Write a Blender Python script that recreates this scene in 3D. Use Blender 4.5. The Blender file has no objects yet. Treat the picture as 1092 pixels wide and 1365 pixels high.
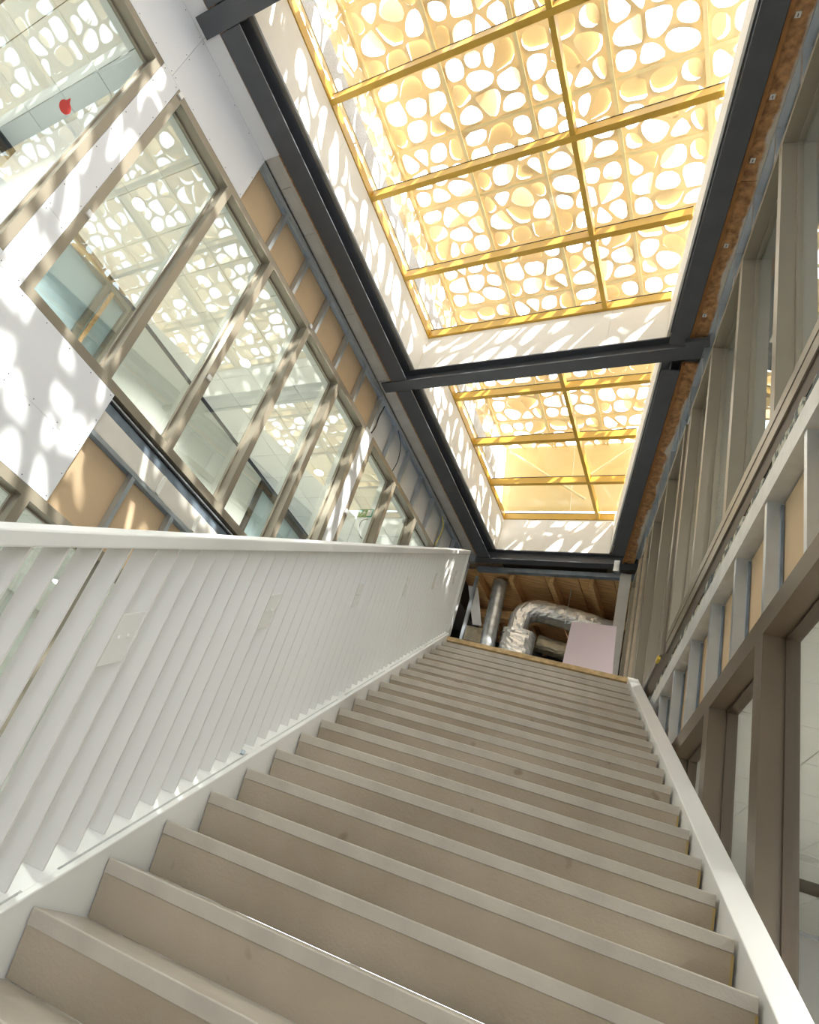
import bpy, math, random
from mathutils import Matrix, Vector

random.seed(7)
scene = bpy.context.scene
COL = scene.collection
# ------------------------------------------------------------------ camera
cam_d = bpy.data.cameras.new('camera')
cam = bpy.data.objects.new('camera', cam_d)
COL.objects.link(cam)
cam_d.sensor_width = 36
cam_d.sensor_fit = 'AUTO'
cam_d.lens = 23.845
cam_d.shift_x = 0.1368
cam_d.shift_y = 0.0205
cam_d.clip_start = 0.05
_X = Vector((0.89665411, 0.25704393, 0.36047168))
_Y = Vector((-0.16938671, -0.55307873, 0.81572793))
_Z = Vector((0.40904713, -0.79248492, -0.45238049))
cam.matrix_world = Matrix(((_X.x, _Y.x, _Z.x, 0), (_X.y, _Y.y, _Z.y, 0), (_X.z, _Y.z, _Z.z, 0), (0, 0, 0, 1)))
scene.camera = cam
# ------------------------------------------------------------------ sky, sun, exposure
A = 0.2566                                   # plan angle between the right wall and the left wall
CA, SA = math.cos(A), math.sin(A)
def LP(n, s, z):                             # left-wall frame: n across, s along, z up
    return (n * CA + s * SA, -n * SA + s * CA, z)
def WP(x, y, z):
    return (x, y, z)
w = bpy.data.worlds.new('sky'); scene.world = w; w.use_nodes = True
wn = w.node_tree.nodes; wl = w.node_tree.links
bg = wn['Background']
bg.inputs['Color'].default_value = (0.88, 0.94, 1.0, 1)
bg.inputs['Strength'].default_value = 3.6
sun_d = bpy.data.lights.new('sun', 'SUN')
sun_d.energy = 14
sun_d.angle = math.radians(0.7)
sun_d.color = (1.0, 0.97, 0.92)
sun = bpy.data.objects.new('sun', sun_d); COL.objects.link(sun)
sd = Vector(LP(-0.60, 0.40, -1.0))
sun.rotation_euler = sd.to_track_quat('-Z', 'Y').to_euler()
sun.location = (0, 0, 20)
vs = scene.view_settings
vs.view_transform = 'Standard'; vs.look = 'None'; vs.gamma = 1; vs.use_curve_mapping = False
vs.exposure = 0.38
scene.cycles.use_denoising = True
scene.cycles.max_bounces = 14
scene.cycles.diffuse_bounces = 7
scene.cycles.glossy_bounces = 5
scene.cycles.transparent_max_bounces = 24
scene.cycles.transmission_bounces = 8
scene.cycles.sample_clamp_indirect = 8
scene.cycles.caustics_reflective = False
scene.cycles.caustics_refractive = False

# ------------------------------------------------------------------ materials
def new_mat(name):
    m = bpy.data.materials.new(name); m.use_nodes = True
    return m, m.node_tree.nodes, m.node_tree.links, m.node_tree.nodes['Principled BSDF']
def pmat(name, col, rough=0.6, metal=0.0, var=0.0, scale=6.0, bump=0.0, bscale=60.0, col2=None, spec=None, vlo=0.35, vhi=0.65, detail=5.0, stretch=None):
    m, n, l, b = new_mat(name)
    b.inputs['Roughness'].default_value = rough
    b.inputs['Metallic'].default_value = metal
    b.inputs['Base Color'].default_value = (*col, 1)
    if spec is not None: b.inputs['Specular IOR Level'].default_value = spec
    tc = n.new('ShaderNodeTexCoord')
    src = tc.outputs['Object']
    if stretch:
        mp = n.new('ShaderNodeMapping'); mp.inputs['Scale'].default_value = stretch
        l.new(src, mp.inputs['Vector']); src = mp.outputs['Vector']
    if var > 0 or col2:
        t = n.new('ShaderNodeTexNoise'); t.inputs['Scale'].default_value = scale; t.inputs['Detail'].default_value = detail
        l.new(src, t.inputs['Vector'])
        r = n.new('ShaderNodeValToRGB')
        c2 = col2 or tuple(max(0, c * (1 - var)) for c in col)
        r.color_ramp.elements[0].position = vlo; r.color_ramp.elements[1].position = vhi
        r.color_ramp.elements[0].color = (*c2, 1); r.color_ramp.elements[1].color = (*col, 1)
        l.new(t.outputs['Fac'], r.inputs['Fac']); l.new(r.outputs['Color'], b.inputs['Base Color'])
    if bump > 0:
        t2 = n.new('ShaderNodeTexNoise'); t2.inputs['Scale'].default_value = bscale; t2.inputs['Detail'].default_value = 3
        l.new(src, t2.inputs['Vector'])
        bp = n.new('ShaderNodeBump'); bp.inputs['Strength'].default_value = bump; bp.inputs['Distance'].default_value = 0.01
        l.new(t2.outputs['Fac'], bp.inputs['Height']); l.new(bp.outputs['Normal'], b.inputs['Normal'])
    return m
def glass_mat(name, tint, ior=1.6, extra=0.0):
    m = bpy.data.materials.new(name); m.use_nodes = True
    n = m.node_tree.nodes; l = m.node_tree.links; n.clear()
    o = n.new('ShaderNodeOutputMaterial'); mx = n.new('ShaderNodeMixShader')
    t = n.new('ShaderNodeBsdfTransparent'); t.inputs['Color'].default_value = (*tint, 1)
    g = n.new('ShaderNodeBsdfGlossy'); g.inputs['Roughness'].default_value = 0.0
    g.inputs['Color'].default_value = (0.95, 0.98, 0.96, 1)
    f = n.new('ShaderNodeFresnel')           # same index on the way out of the thin pane as on the way in
    ge = n.new('ShaderNodeNewGeometry'); sg = n.new('ShaderNodeMath'); sg.operation = 'MULTIPLY_ADD'
    sg.inputs[1].default_value = -2; sg.inputs[2].default_value = 1; l.new(ge.outputs['Backfacing'], sg.inputs[0])
    pw = n.new('ShaderNodeMath'); pw.operation = 'POWER'; pw.inputs[0].default_value = ior
    l.new(sg.outputs[0], pw.inputs[1]); l.new(pw.outputs[0], f.inputs['IOR'])
    ad = n.new('ShaderNodeMath'); ad.operation = 'ADD'; ad.use_clamp = True; ad.inputs[1].default_value = extra
    l.new(f.outputs[0], ad.inputs[0]); l.new(ad.outputs[0], mx.inputs['Fac'])
    l.new(t.outputs[0], mx.inputs[1]); l.new(g.outputs[0], mx.inputs[2]); l.new(mx.outputs[0], o.inputs['Surface'])
    return m
def trans_mat(name, col, tcol, fac, rough=0.5, var=0.12):
    m, n, l, b = new_mat(name)
    b.inputs['Base Color'].default_value = (*col, 1); b.inputs['Roughness'].default_value = rough
    tr = n.new('ShaderNodeBsdfTranslucent'); tr.inputs['Color'].default_value = (*tcol, 1)
    tx = n.new('ShaderNodeTexNoise'); tx.inputs['Scale'].default_value = 1.3
    g = n.new('ShaderNodeNewGeometry'); l.new(g.outputs['Position'], tx.inputs['Vector'])
    r = n.new('ShaderNodeValToRGB'); r.color_ramp.elements[0].color = (*[c * (1 - var) for c in tcol], 1); r.color_ramp.elements[1].color = (*tcol, 1)
    l.new(tx.outputs['Fac'], r.inputs['Fac']); l.new(r.outputs['Color'], tr.inputs['Color'])
    mx = n.new('ShaderNodeMixShader'); mx.inputs['Fac'].default_value = fac
    o = n['Material Output']
    l.new(b.outputs[0], mx.inputs[1]); l.new(tr.outputs[0], mx.inputs[2]); l.new(mx.outputs[0], o.inputs['Surface'])
    return m
def emit_mat(name, col, s):
    m = bpy.data.materials.new(name); m.use_nodes = True
    n = m.node_tree.nodes; l = m.node_tree.links; n.clear()
    o = n.new('ShaderNodeOutputMaterial'); e = n.new('ShaderNodeEmission')
    e.inputs['Color'].default_value = (*col, 1); e.inputs['Strength'].default_value = s
    l.new(e.outputs[0], o.inputs['Surface']); return m

M = {}
M['board'] = pmat('white_plasterboard', (0.80, 0.81, 0.84), 0.75, var=0.05, scale=1.2)
M['board_warm'] = pmat('primed_lining_board', (0.86, 0.85, 0.82), 0.7, var=0.06, scale=1.5)
M['tan'] = pmat('tan_fibreboard', (0.66, 0.49, 0.31), 0.85, var=0.10, scale=2.5, bump=0.05)
M['greyboard'] = pmat('pale_grey_board', (0.72, 0.73, 0.74), 0.8, var=0.06, scale=3)
M['taupe'] = pmat('taupe_powder_coat', (0.30, 0.265, 0.205), 0.36, metal=0.3, var=0.06, scale=3)
M['taupe_shaded'] = pmat('shaded_brown_powder_coat', (0.13, 0.098, 0.066), 0.35, metal=0.2, var=0.06, scale=3)  # low light on the lower right posts is put into this darker brown
M['taupe_dark'] = pmat('dark_olive_brown_frame', (0.085, 0.062, 0.042), 0.5, metal=0.2)
M['zinc'] = pmat('galvanised_steel', (0.62, 0.68, 0.74), 0.30, metal=0.85, var=0.08, scale=5)
M['track'] = pmat('bright_zinc_track', (0.78, 0.79, 0.78), 0.45, metal=0.5, var=0.12, scale=9)
M['steel'] = pmat('charcoal_painted_steel', (0.082, 0.088, 0.102), 0.42, var=0.12, scale=5, bump=0.05, bscale=120)
M['concrete'] = pmat('grey_concrete', (0.55, 0.52, 0.47), 0.85, var=0.25, scale=6, bump=0.2)
M['step'] = None
M['white'] = pmat('white_powder_coat', (0.85, 0.85, 0.84), 0.33, var=0.02, scale=2)
M['fin'] = pmat('white_enamel_fin', (0.75, 0.735, 0.715), 0.24)
M['gold'] = trans_mat('gold_perforated_sheet', (0.80, 0.65, 0.40), (0.82, 0.69, 0.46), 0.27)
M['goldbar'] = pmat('gold_painted_tube', (0.93, 0.78, 0.45), 0.4, var=0.08, scale=4)
M['gold_wall'] = trans_mat('gold_fabric_sheet', (0.84, 0.68, 0.36), (0.86, 0.72, 0.42), 0.28, var=0.1)
M['rafter'] = pmat('mustard_painted_rafter', (0.68, 0.42, 0.065), 0.35, var=0.10, scale=3)
M['gasket'] = pmat('black_rubber_gasket', (0.02, 0.02, 0.02), 0.7)
M['skyglass'] = glass_mat('roof_glass', (0.95, 0.96, 0.95), 1.4)
M['glass'] = glass_mat('greenish_window_glass', (0.86, 0.90, 0.885), 1.75, 0.04)
M['glassR'] = glass_mat('clear_window_glass', (0.95, 0.965, 0.955), 1.55, 0.01)
M['room'] = pmat('cream_room_wall', (0.84, 0.84, 0.78), 0.8, var=0.03, scale=2)
M['roomceil'] = pmat('white_ceiling_tile', (0.86, 0.87, 0.84), 0.85, var=0.03, scale=3)
M['shadowgap'] = pmat('black_shadow_gap', (0.03, 0.035, 0.04), 0.6)
M['bluelit_pane'] = pmat('pane_painted_blue_light', (0.58, 0.72, 0.76), 0.25, var=0.06, scale=1)  # bluish light of the rooms beyond, put into an opaque pane colour
M['osb'] = pmat('chipboard_rust_brown', (0.55, 0.30, 0.13), 0.85, var=0.0, scale=16, col2=(0.24, 0.12, 0.055), bump=0.3, vlo=0.35, vhi=0.62)
M['lath'] = pmat('raw_timber', (0.42, 0.19, 0.06), 0.75, var=0.35, scale=5)
M['timber'] = pmat('orange_softwood', (0.85, 0.53, 0.24), 0.7, var=0.35, scale=3, stretch=(1, 8, 8))
M['ply'] = pmat('plywood_edge', (0.72, 0.52, 0.27), 0.7, var=0.3, scale=20)
M['pink'] = pmat('pink_plasterboard', (0.74, 0.62, 0.67), 0.8, var=0.03, scale=3)
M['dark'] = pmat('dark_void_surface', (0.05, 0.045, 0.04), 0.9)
M['spiral'] = pmat('spiral_duct_zinc', (0.66, 0.69, 0.71), 0.32, metal=0.7, var=0.35, scale=8)
M['foil'] = pmat('crinkled_foil', (0.90, 0.89, 0.87), 0.26, metal=0.6, var=0.12, scale=6, bump=1.0, bscale=16)
M['foilgold'] = pmat('dusty_foil', (0.68, 0.60, 0.44), 0.4, metal=0.5, var=0.3, scale=8, bump=0.8, bscale=20)
M['lamp'] = emit_mat('lamp_diffuser', (1.0, 0.97, 0.9), 14)
M['exit'] = pmat('green_sign_face', (0.02, 0.40, 0.24), 0.5)
M['sign_white'] = pmat('white_sign_print', (0.9, 0.92, 0.9), 0.5)
M['red'] = pmat('red_vinyl', (0.45, 0.012, 0.01), 0.4)
M['yellow'] = pmat('yellow_glue', (0.40, 0.29, 0.10), 0.5)
M['black'] = pmat('black_cable', (0.03, 0.03, 0.035), 0.5)
M['yellowhose'] = pmat('yellow_tube', (0.80, 0.70, 0.25), 0.5)
M['foam'] = pmat('torn_insulation', (0.55, 0.55, 0.45), 0.9, col2=(0.12, 0.14, 0.14), scale=14, bump=0.8, bscale=30, vlo=0.45, vhi=0.55)
M['softgrey'] = pmat('pale_concrete_panel', (0.62, 0.61, 0.58), 0.8, var=0.12, scale=3)
M['cream'] = pmat('cream_sealed_slab_edge', (0.76, 0.73, 0.66), 0.6, var=0.08, scale=3)
M['blue_steel'] = pmat('blue_grey_angle', (0.22, 0.27, 0.33), 0.4, metal=0.4, var=0.3, scale=6)
M['dull_timber'] = pmat('dull_timber', (0.42, 0.34, 0.24), 0.7, var=0.2, scale=8)
M['floor'] = pmat('grey_screed', (0.50, 0.48, 0.45), 0.8, var=0.15, scale=2)
M['mesh'] = pmat('grey_mesh_kerb', (0.55, 0.56, 0.60), 0.5, var=0.25, scale=50)
def step_mat():
    m, n, l, b = new_mat('beige_concrete_step')
    b.inputs['Roughness'].default_value = 0.62
    g = n.new('ShaderNodeNewGeometry')
    t = n.new('ShaderNodeTexNoise'); t.inputs['Scale'].default_value = 1.7; t.inputs['Detail'].default_value = 8
    l.new(g.outputs['Position'], t.inputs['Vector'])
    r = n.new('ShaderNodeValToRGB')
    r.color_ramp.elements[0].position = 0.3; r.color_ramp.elements[1].position = 0.72
    r.color_ramp.elements[0].color = (0.33, 0.272, 0.20, 1); r.color_ramp.elements[1].color = (0.47, 0.402, 0.315, 1)
    l.new(t.outputs['Fac'], r.inputs['Fac'])
    t2 = n.new('ShaderNodeTexNoise'); t2.inputs['Scale'].default_value = 7; t2.inputs['Detail'].default_value = 2
    l.new(g.outputs['Position'], t2.inputs['Vector'])
    r2 = n.new('ShaderNodeValToRGB'); r2.color_ramp.elements[0].position = 0.26; r2.color_ramp.elements[1].position = 0.31
    r2.color_ramp.elements[0].color = (0.30, 0.22, 0.12, 1); r2.color_ramp.elements[1].color = (1, 1, 1, 1)
    l.new(t2.outputs['Fac'], r2.inputs['Fac'])
    mx = n.new('ShaderNodeMix'); mx.data_type = 'RGBA'; mx.blend_type = 'MULTIPLY'; mx.inputs['Factor'].default_value = 0.45
    l.new(r.outputs['Color'], mx.inputs['A']); l.new(r2.outputs['Color'], mx.inputs['B']); l.new(mx.outputs['Result'], b.inputs['Base Color'])
    t3 = n.new('ShaderNodeTexNoise'); t3.inputs['Scale'].default_value = 90
    l.new(g.outputs['Position'], t3.inputs['Vector'])
    bp = n.new('ShaderNodeBump'); bp.inputs['Strength'].default_value = 0.12; bp.inputs['Distance'].default_value = 0.01
    l.new(t3.outputs['Fac'], bp.inputs['Height']); l.new(bp.outputs['Normal'], b.inputs['Normal'])
    return m
M['step'] = step_mat()
M['nosing'] = pmat('lighter_nosing_skylit_tread', (0.52, 0.475, 0.41), 0.30, var=0.14, scale=7, bump=0.1, bscale=90)  # nosing is lighter concrete; tread tops share it to look lit by the skylight

# ------------------------------------------------------------------ mesh builder
WORLD = {}                                   # world origin of every object made
class MB:
    def __init__(s): s.v = []; s.f = []
    def add(s, vs, fs):
        o = len(s.v); s.v += [tuple(p) for p in vs]; s.f += [tuple(i + o for i in f) for f in fs]; return s
    def box(s, a, b, F=WP):
        x0, x1 = sorted((a[0], b[0])); y0, y1 = sorted((a[1], b[1])); z0, z1 = sorted((a[2], b[2]))
        p = [F(x, y, z) for z in (z0, z1) for y in (y0, y1) for x in (x0, x1)]
        return s.add(p, [(0, 2, 3, 1), (4, 5, 7, 6), (0, 1, 5, 4), (2, 6, 7, 3), (0, 4, 6, 2), (1, 3, 7, 5)])
    def prism(s, prof, a, b, F):             # prof: 2-D points CCW; F(t, u, v) with t = a, b
        n = len(prof)
        p = [F(a, u, v) for u, v in prof] + [F(b, u, v) for u, v in prof]
        fs = [tuple(range(n - 1, -1, -1)), tuple(range(n, 2 * n))]
        fs += [(i, (i + 1) % n, n + (i + 1) % n, n + i) for i in range(n)]
        return s.add(p, fs)
    def tube(s, pts, r, k=10, cap=True):
        pts = [Vector(p) for p in pts]; rings = []
        up = Vector((0.13, 0.31, 0.94)); prev = None
        for i, p in enumerate(pts):
            d = (pts[min(i + 1, len(pts) - 1)] - pts[max(i - 1, 0)]).normalized()
            if prev is None:
                u = d.cross(up if abs(d.dot(up)) < 0.95 else Vector((1, 0, 0))).normalized()
            else:
                u = (prev - d * prev.dot(d)).normalized()
            prev = u
            v = d.cross(u); rr = r[i] if isinstance(r, (list, tuple)) else r
            rings.append([p + (u * math.cos(2 * math.pi * j / k) + v * math.sin(2 * math.pi * j / k)) * rr for j in range(k)])
        vs = [q for g in rings for q in g]; fs = []
        for i in range(len(rings) - 1):
            for j in range(k):
                a = i * k + j; b = i * k + (j + 1) % k
                fs.append((a, b, b + k, a + k))
        if cap:
            fs.append(tuple(range(k - 1, -1, -1))); fs.append(tuple(range(len(vs) - k, len(vs))))
        return s.add(vs, fs)
    def build(s, name, mat, parent=None, label=None, cat=None, group=None, kind=None, smooth=False, bevel=0):
        xs = [p[0] for p in s.v]; ys = [p[1] for p in s.v]; zs = [p[2] for p in s.v]
        o = Vector(((min(xs) + max(xs)) / 2, (min(ys) + max(ys)) / 2, min(zs)))
        me = bpy.data.meshes.new(name)
        me.from_pydata([(p[0] - o.x, p[1] - o.y, p[2] - o.z) for p in s.v], [], s.f)
        me.materials.append(mat if not isinstance(mat, str) else M[mat])
        if smooth:
            for p in me.polygons: p.use_smooth = True
        ob = bpy.data.objects.new(name, me)
        place(ob, o, parent)
        tag(ob, label, cat, group, kind)
        if bevel:
            bv = ob.modifiers.new('bevel', 'BEVEL'); bv.width = bevel; bv.segments = 2; bv.limit_method = 'ANGLE'
        return ob
def place(ob, o, parent=None):
    COL.objects.link(ob)
    o = Vector(o); WORLD[ob.name] = o
    if parent is not None:
        ob.parent = parent; ob.location = o - WORLD[parent.name]
    else: ob.location = o
def tag(ob, label=None, cat=None, group=None, kind=None):
    if label: ob['label'] = label
    if cat: ob['category'] = cat
    if group: ob['group'] = group
    if kind: ob['kind'] = kind
    return ob
def empty(name, loc, label=None, cat=None, group=None, kind=None, parent=None):
    e = bpy.data.objects.new(name, None); e.empty_display_size = 0.2
    place(e, loc, parent); return tag(e, label, cat, group, kind)
def copy_at(src, loc, parent=None):          # shares the mesh
    c = src.copy(); place(c, loc, parent); return c
def box(name, mat, a, b, F=WP, parent=None, **k):
    return MB().box(a, b, F).build(name, mat, parent, **k)

# ------------------------------------------------------------------ key dimensions
T, RISE = 0.28, 0.1775
XL, XR = -1.162, 0.708
Y0, Z0 = 2.705, 0.3082
SL = RISE / T
def nose(i): return Y0 + T * i, Z0 + RISE * i
def nz(y): return Z0 + SL * (y - Y0)         # nosing line
LAND = Z0 + RISE * 17                        # landing level
FLOOR = Z0 - RISE * 6
H = 6.5                                      # underside of roof steel
NW, XW = -4.475, 0.86                        # wall faces

# ------------------------------------------------------------------ floors and landing
box('floor', 'floor', (-9, -5, FLOOR - 0.2), (7.5, 14, FLOOR), kind='structure')
# ------------------------------------------------------------------ window frames
def window(num, F, sgn, face, s0, s1, z0, z1, muls, fw, depth, glassm, frame='taupe', gl=0.10, kind='structure', F2=None, half=0.0, skip=()):
    """F(n, s, z): frame plane at n=face, going away from the hall by sgn"""
    root = empty('window_%d' % num, F(face, (s0 + s1) / 2, z0), kind='structure')
    d1 = face + sgn * depth
    box('head', frame, (face, s0, z1 - fw), (d1, s1, z1), F, root)
    box('sill', frame, (face, s0, z0), (d1, s1, z0 + fw), F, root)
    box('jamb', frame, (face, s0, z0 + fw), (d1, s0 + fw, z1 - fw), F, root)
    box('jamb', frame, (face, s1 - fw, z0 + fw), (d1, s1, z1 - fw), F, root)
    ed = [s0 + fw] + [x for m in muls for x in (m - fw / 2, m + fw / 2)] + [s1 - fw]
    for m in muls:
        box('mullion', frame, (face, m - fw / 2, z0 + fw), (d1, m + fw / 2, z1 - fw), F, root)
    for i in range(0, len(ed), 2):
        if i // 2 in skip: continue
        a, b = ed[i], ed[i + 1]; g = face + sgn * gl; t = 0.018 if frame == 'taupe' else 0.012; bk = 0.014 if frame == 'taupe' else 0.026
        lo, hi = z0 + fw, z1 - fw
        bd = MB()
        for (p, q) in (((a, lo), (a + t, hi)), ((b - t, lo), (b, hi)), ((a + t, hi - t), (b - t, hi)), ((a + t, lo), (b - t, lo + t))):
            bd.box((g - bk * sgn, p[0], p[1]), (g + (bk + 0.002) * sgn, q[0], q[1]), F)
        be = bd.build('glazing_bead', 'taupe' if frame == 'taupe' else 'taupe_dark', root)  # darker beads on the lower right window: recess shade put into the colour
        box('pane', glassm, (g - 0.003, a + 0.004, lo + 0.004), (g + 0.003, b - 0.004, hi - 0.004), F, root)
    return root
FL = lambda n, s, z: LP(n, s, z)
FR = lambda x, y, z: (x, y, z)
HEAD, SILL, LHEAD = 5.84, 3.06, 1.93
window(1, FL, -1, NW, -2.7, 1.14, SILL + 0.1, HEAD, [-1.76, -0.85, 0.06], 0.075, 0.15, 'glass', gl=0.115)
window(2, FL, -1, NW, 1.38, 5.90, SILL, HEAD, [2.34, 3.24, 4.15, 5.05], 0.085, 0.15, 'glass', gl=0.115)
window(3, FL, -1, NW, 6.13, 10.0, SILL, HEAD, [7.05, 7.95, 8.88], 0.08, 0.15, 'glass', gl=0.115)
window(4, FL, -1, NW, -2.7, 6.9, FLOOR + 0.08, LHEAD, [-1.4, -0.47, 0.46, 1.4, 2.33, 3.26, 4.2, 5.1, 6.0], 0.085, 0.15, 'glass', gl=0.115)
RHEAD, RSILL, RLH = 6.04, 3.20, 2.02
window(5, FR, 1, XW, -1.5, 6.22, RSILL, RHEAD, [-0.5, 0.48, 1.45, 2.42, 3.38, 4.36, 5.34], 0.075, 0.13, 'glassR', gl=0.105)
window(6, FR, 1, XW, 6.47, 10.1, RSILL, RHEAD, [7.4, 8.3, 9.2], 0.075, 0.13, 'glassR', gl=0.105, skip=(2,))
window(7, FR, 1, XW, -1.5, 8.5, FLOOR + 0.08, RLH, [-0.5, 0.5, 1.48, 2.46, 3.46, 4.45, 5.43, 6.4, 7.4], 0.12, 0.091, 'glassR', frame='taupe_shaded', gl=0.116)

# ------------------------------------------------------------------ left wall
wl_ = empty('wall_left', LP(NW - 0.1, 3, FLOOR), kind='structure')
def lb(name, mat, s0, s1, z0, z1, n0=NW + 0.0, th=0.0125, **k):
    return box(name, mat, (n0, s0, z0), (n0 - th, s1, z1), FL, wl_, **k)
G = 0.003
bt = 0.02
# plasterboards over the nearer half; cut round the windows, fine joints between boards
boards = [(-2.7, -1.2, HEAD + 0.004, 6.53), (-1.197, 0.0, HEAD + 0.004, 6.53), (0.003, 1.26, HEAD + 0.004, 6.53),
          (1.263, 2.49, HEAD + 0.004, 6.53),
          (1.144, 1.376, 3.75, HEAD + 0.001), (1.144, 1.376, SILL + 0.0, 3.747),
          (-2.7, -0.003, LHEAD + 0.004, 2.45), (0.0, 1.142, LHEAD + 0.004, 2.45),
          (-2.7, -0.003, 2.453, SILL + 0.096), (0.0, 1.142, 2.453, SILL + 0.096),
          (1.145, 2.49, LHEAD + 0.004, 2.45), (1.145, 2.49, 2.453, SILL - 0.004)]
for (a, b, c, d) in boards:
    lb('plasterboard', 'board', a, b, c, d)
scr = MB()
for (a, b, c, d) in boards:
    for zz in (c + 0.03, d - 0.03):
        k = max(1, int((b - a) / 0.25))
        for i in range(k + 1):
            s = a + 0.03 + (b - a - 0.06) * i / k
            scr.box((NW + 0.0015, s - 0.004, zz - 0.004), (NW - 0.001, s + 0.004, zz + 0.004), FL)
    for ss in (a + 0.02, b - 0.02):
        k = max(1, int((d - c) / 0.25))
        for i in range(1, k):
            z = c + (d - c) * i / k
            scr.box((NW + 0.0015, ss - 0.004, z - 0.004), (NW - 0.001, ss + 0.004, z + 0.004), FL)
scr.build('board_screws', 'gasket', wl_, kind='stuff')
# exposed stud bay above the window: tan boards, zinc studs, head track
def stud(F, n, sgn, s, z0, z1, parent, wdt=0.045, dep=0.07, m='zinc'):
    u = MB(); t = 0.004
    u.box((n, s, z0), (n + sgn * t, s + wdt, z1), F)
    u.box((n + sgn * t, s, z0), (n + sgn * dep, s + t, z1), F)
    u.box((n + sgn * (dep - t), s + t, z0), (n + sgn * dep, s + wdt, z1), F)
    return u.build('metal_stud', m, parent)
def track(F, n, sgn, s0, s1, z, up, parent, dep=0.075, lip=0.04, m='zinc', name='stud_track'):
    u = MB(); t = 0.004
    u.box((n, s0, z), (n + sgn * dep, s1, z + up * t), F)
    u.box((n, s0, z), (n + sgn * t, s1, z + up * lip), F)
    u.box((n + sgn * (dep - t), s0, z), (n + sgn * dep, s1, z + up * lip), F)
    return u.build(name, m, parent)
sts = [2.495 + 0.585 * k for k in range(13)]
for i, s in enumerate(sts[:-1]):
    top_m = 'tan' if s < 5.5 else 'greyboard'
    lb('backing_board', top_m, s + 0.004, s + 0.581, HEAD + 0.01, 6.5, n0=NW - 0.082)
for s in sts[1:]:
    stud(FL, NW - 0.004, -1, s, HEAD + 0.012, 6.485, wl_)
track(FL, NW - 0.001, -1, 2.495, 10.1, 6.52, -1, wl_, lip=0.055)
lb('plasterboard', 'greyboard', 5.91, 6.12, SILL, HEAD)
# band under the window beyond the boards
lb('backing_board', 'tan', 2.50, 3.08, LHEAD + 0.01, 2.64, n0=NW - 0.082)
lb('backing_board', 'tan', 3.085, 3.66, LHEAD + 0.01, 2.64, n0=NW - 0.082)
for k in range(8):
    lb('backing_board', 'tan', 3.665 + 0.585 * k, 4.245 + 0.585 * k, LHEAD + 0.01, 2.64, n0=NW - 0.082)
for k in range(9):
    stud(FL, NW - 0.004, -1, 3.05 + 0.585 * k, LHEAD + 0.012, 2.66, wl_)
track(FL, NW - 0.001, -1, 2.495, 8.4, 2.68, -1, wl_, lip=0.04)
lb('slab_edge', 'cream', 2.495, 10.1, 2.69, 2.90, n0=NW - 0.03, th=0.10)
for k in range(7):
    MB().prism([(0, 0), (-0.035, 0.0), (-0.055, 0.17), (-0.0, 0.19)], 3.35 + 0.585 * k, 3.39 + 0.585 * k,
               lambda t, u, v: LP(NW - 0.0 + u * 0.5, t, 2.695 + v)).build('bracket', 'room', wl_)
lb('steel_angle', 'blue_steel', 2.495, 10.1, 2.905, 2.985, n0=NW - 0.035, th=0.09)
lb('gap_seal', 'gasket', 2.495, 10.1, 2.986, 3.055, n0=NW - 0.06, th=0.06)
lb('sill_strip', 'zinc', 2.495, 6.3, 3.005, 3.02, n0=NW - 0.01, th=0.03)
wn_ = empty('wall_near_light_block', LP(-2, -3.4, FLOOR), kind='structure')  # unseen wall behind the camera, added to cut the light from there
box('plasterboard', 'board', (-4.6, -3.5, FLOOR), (-2.0, -3.4, 6.7), FL, wn_)
box('plasterboard', 'board', (-1.997, -3.5, FLOOR), (1.9, -3.4, 6.7), FL, wn_)
lb('plasterboard', 'board', -3.4, -2.703, FLOOR, 6.53)
# far pier at the end of the left wall
lb('plasterboard', 'greyboard', 10.01, 10.35, FLOOR, 6.5)

# ------------------------------------------------------------------ rooms behind the left wall
room = empty('wall_back', LP(-6.9, 3, 2.9), kind='structure')
def rb(name, mat, a, b, F=FL, p=None, **k): return box(name, mat, a, b, F, p or room, **k)
rb('room_wall', 'room', (-6.92, -4, 3.05), (-7.02, 1.45, 5.84))
rb('room_wall', 'room', (-6.92, 3.42, 3.05), (-7.02, 6.95, 5.84))
rb('room_wall', 'room', (-6.92, 8.62, 3.05), (-7.02, 12, 5.84))
rb('shadow_gap', 'shadowgap', (-6.90, -4, 5.862), (-6.93, 12, 5.874))
# interior openings in the back wall with opaque panes coloured like the bluish light beyond
def inner_window(s0, s1, ztop, m='taupe', split=None):
    bb = MB()
    bb.box((-6.87, s0, ztop - 0.07), (-7.0, s1, ztop), FL)
    bb.box((-6.87, s0, 3.05), (-7.0, s0 + 0.09, ztop - 0.07), FL)
    bb.box((-6.87, s1 - 0.09, 3.05), (-7.0, s1, ztop - 0.07), FL)
    if split: bb.box((-6.87, split, 3.05), (-7.0, split + 0.08, ztop - 0.07), FL)
    f = bb.build('inner_frame', m, room)
    rb('inner_pane', 'bluelit_pane', (-6.95, s0 + 0.09, 3.06), (-6.96, s1 - 0.09, ztop - 0.075))
inner_window(1.46, 3.41, 5.80, 'taupe', 2.9)
inner_window(6.96, 8.61, 5.80, 'taupe_dark')
rb('wood_post', 'timber', (-6.84, 3.0, 3.05), (-6.868, 3.05, 5.7))
inner_window(-1.2, 1.44, 5.80, 'taupe_dark', 0.4)
# partition between the first bay and the room beyond
rb('partition', 'board', (-4.75, 1.2, 3.05), (-6.85, 1.3, 5.84))
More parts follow.
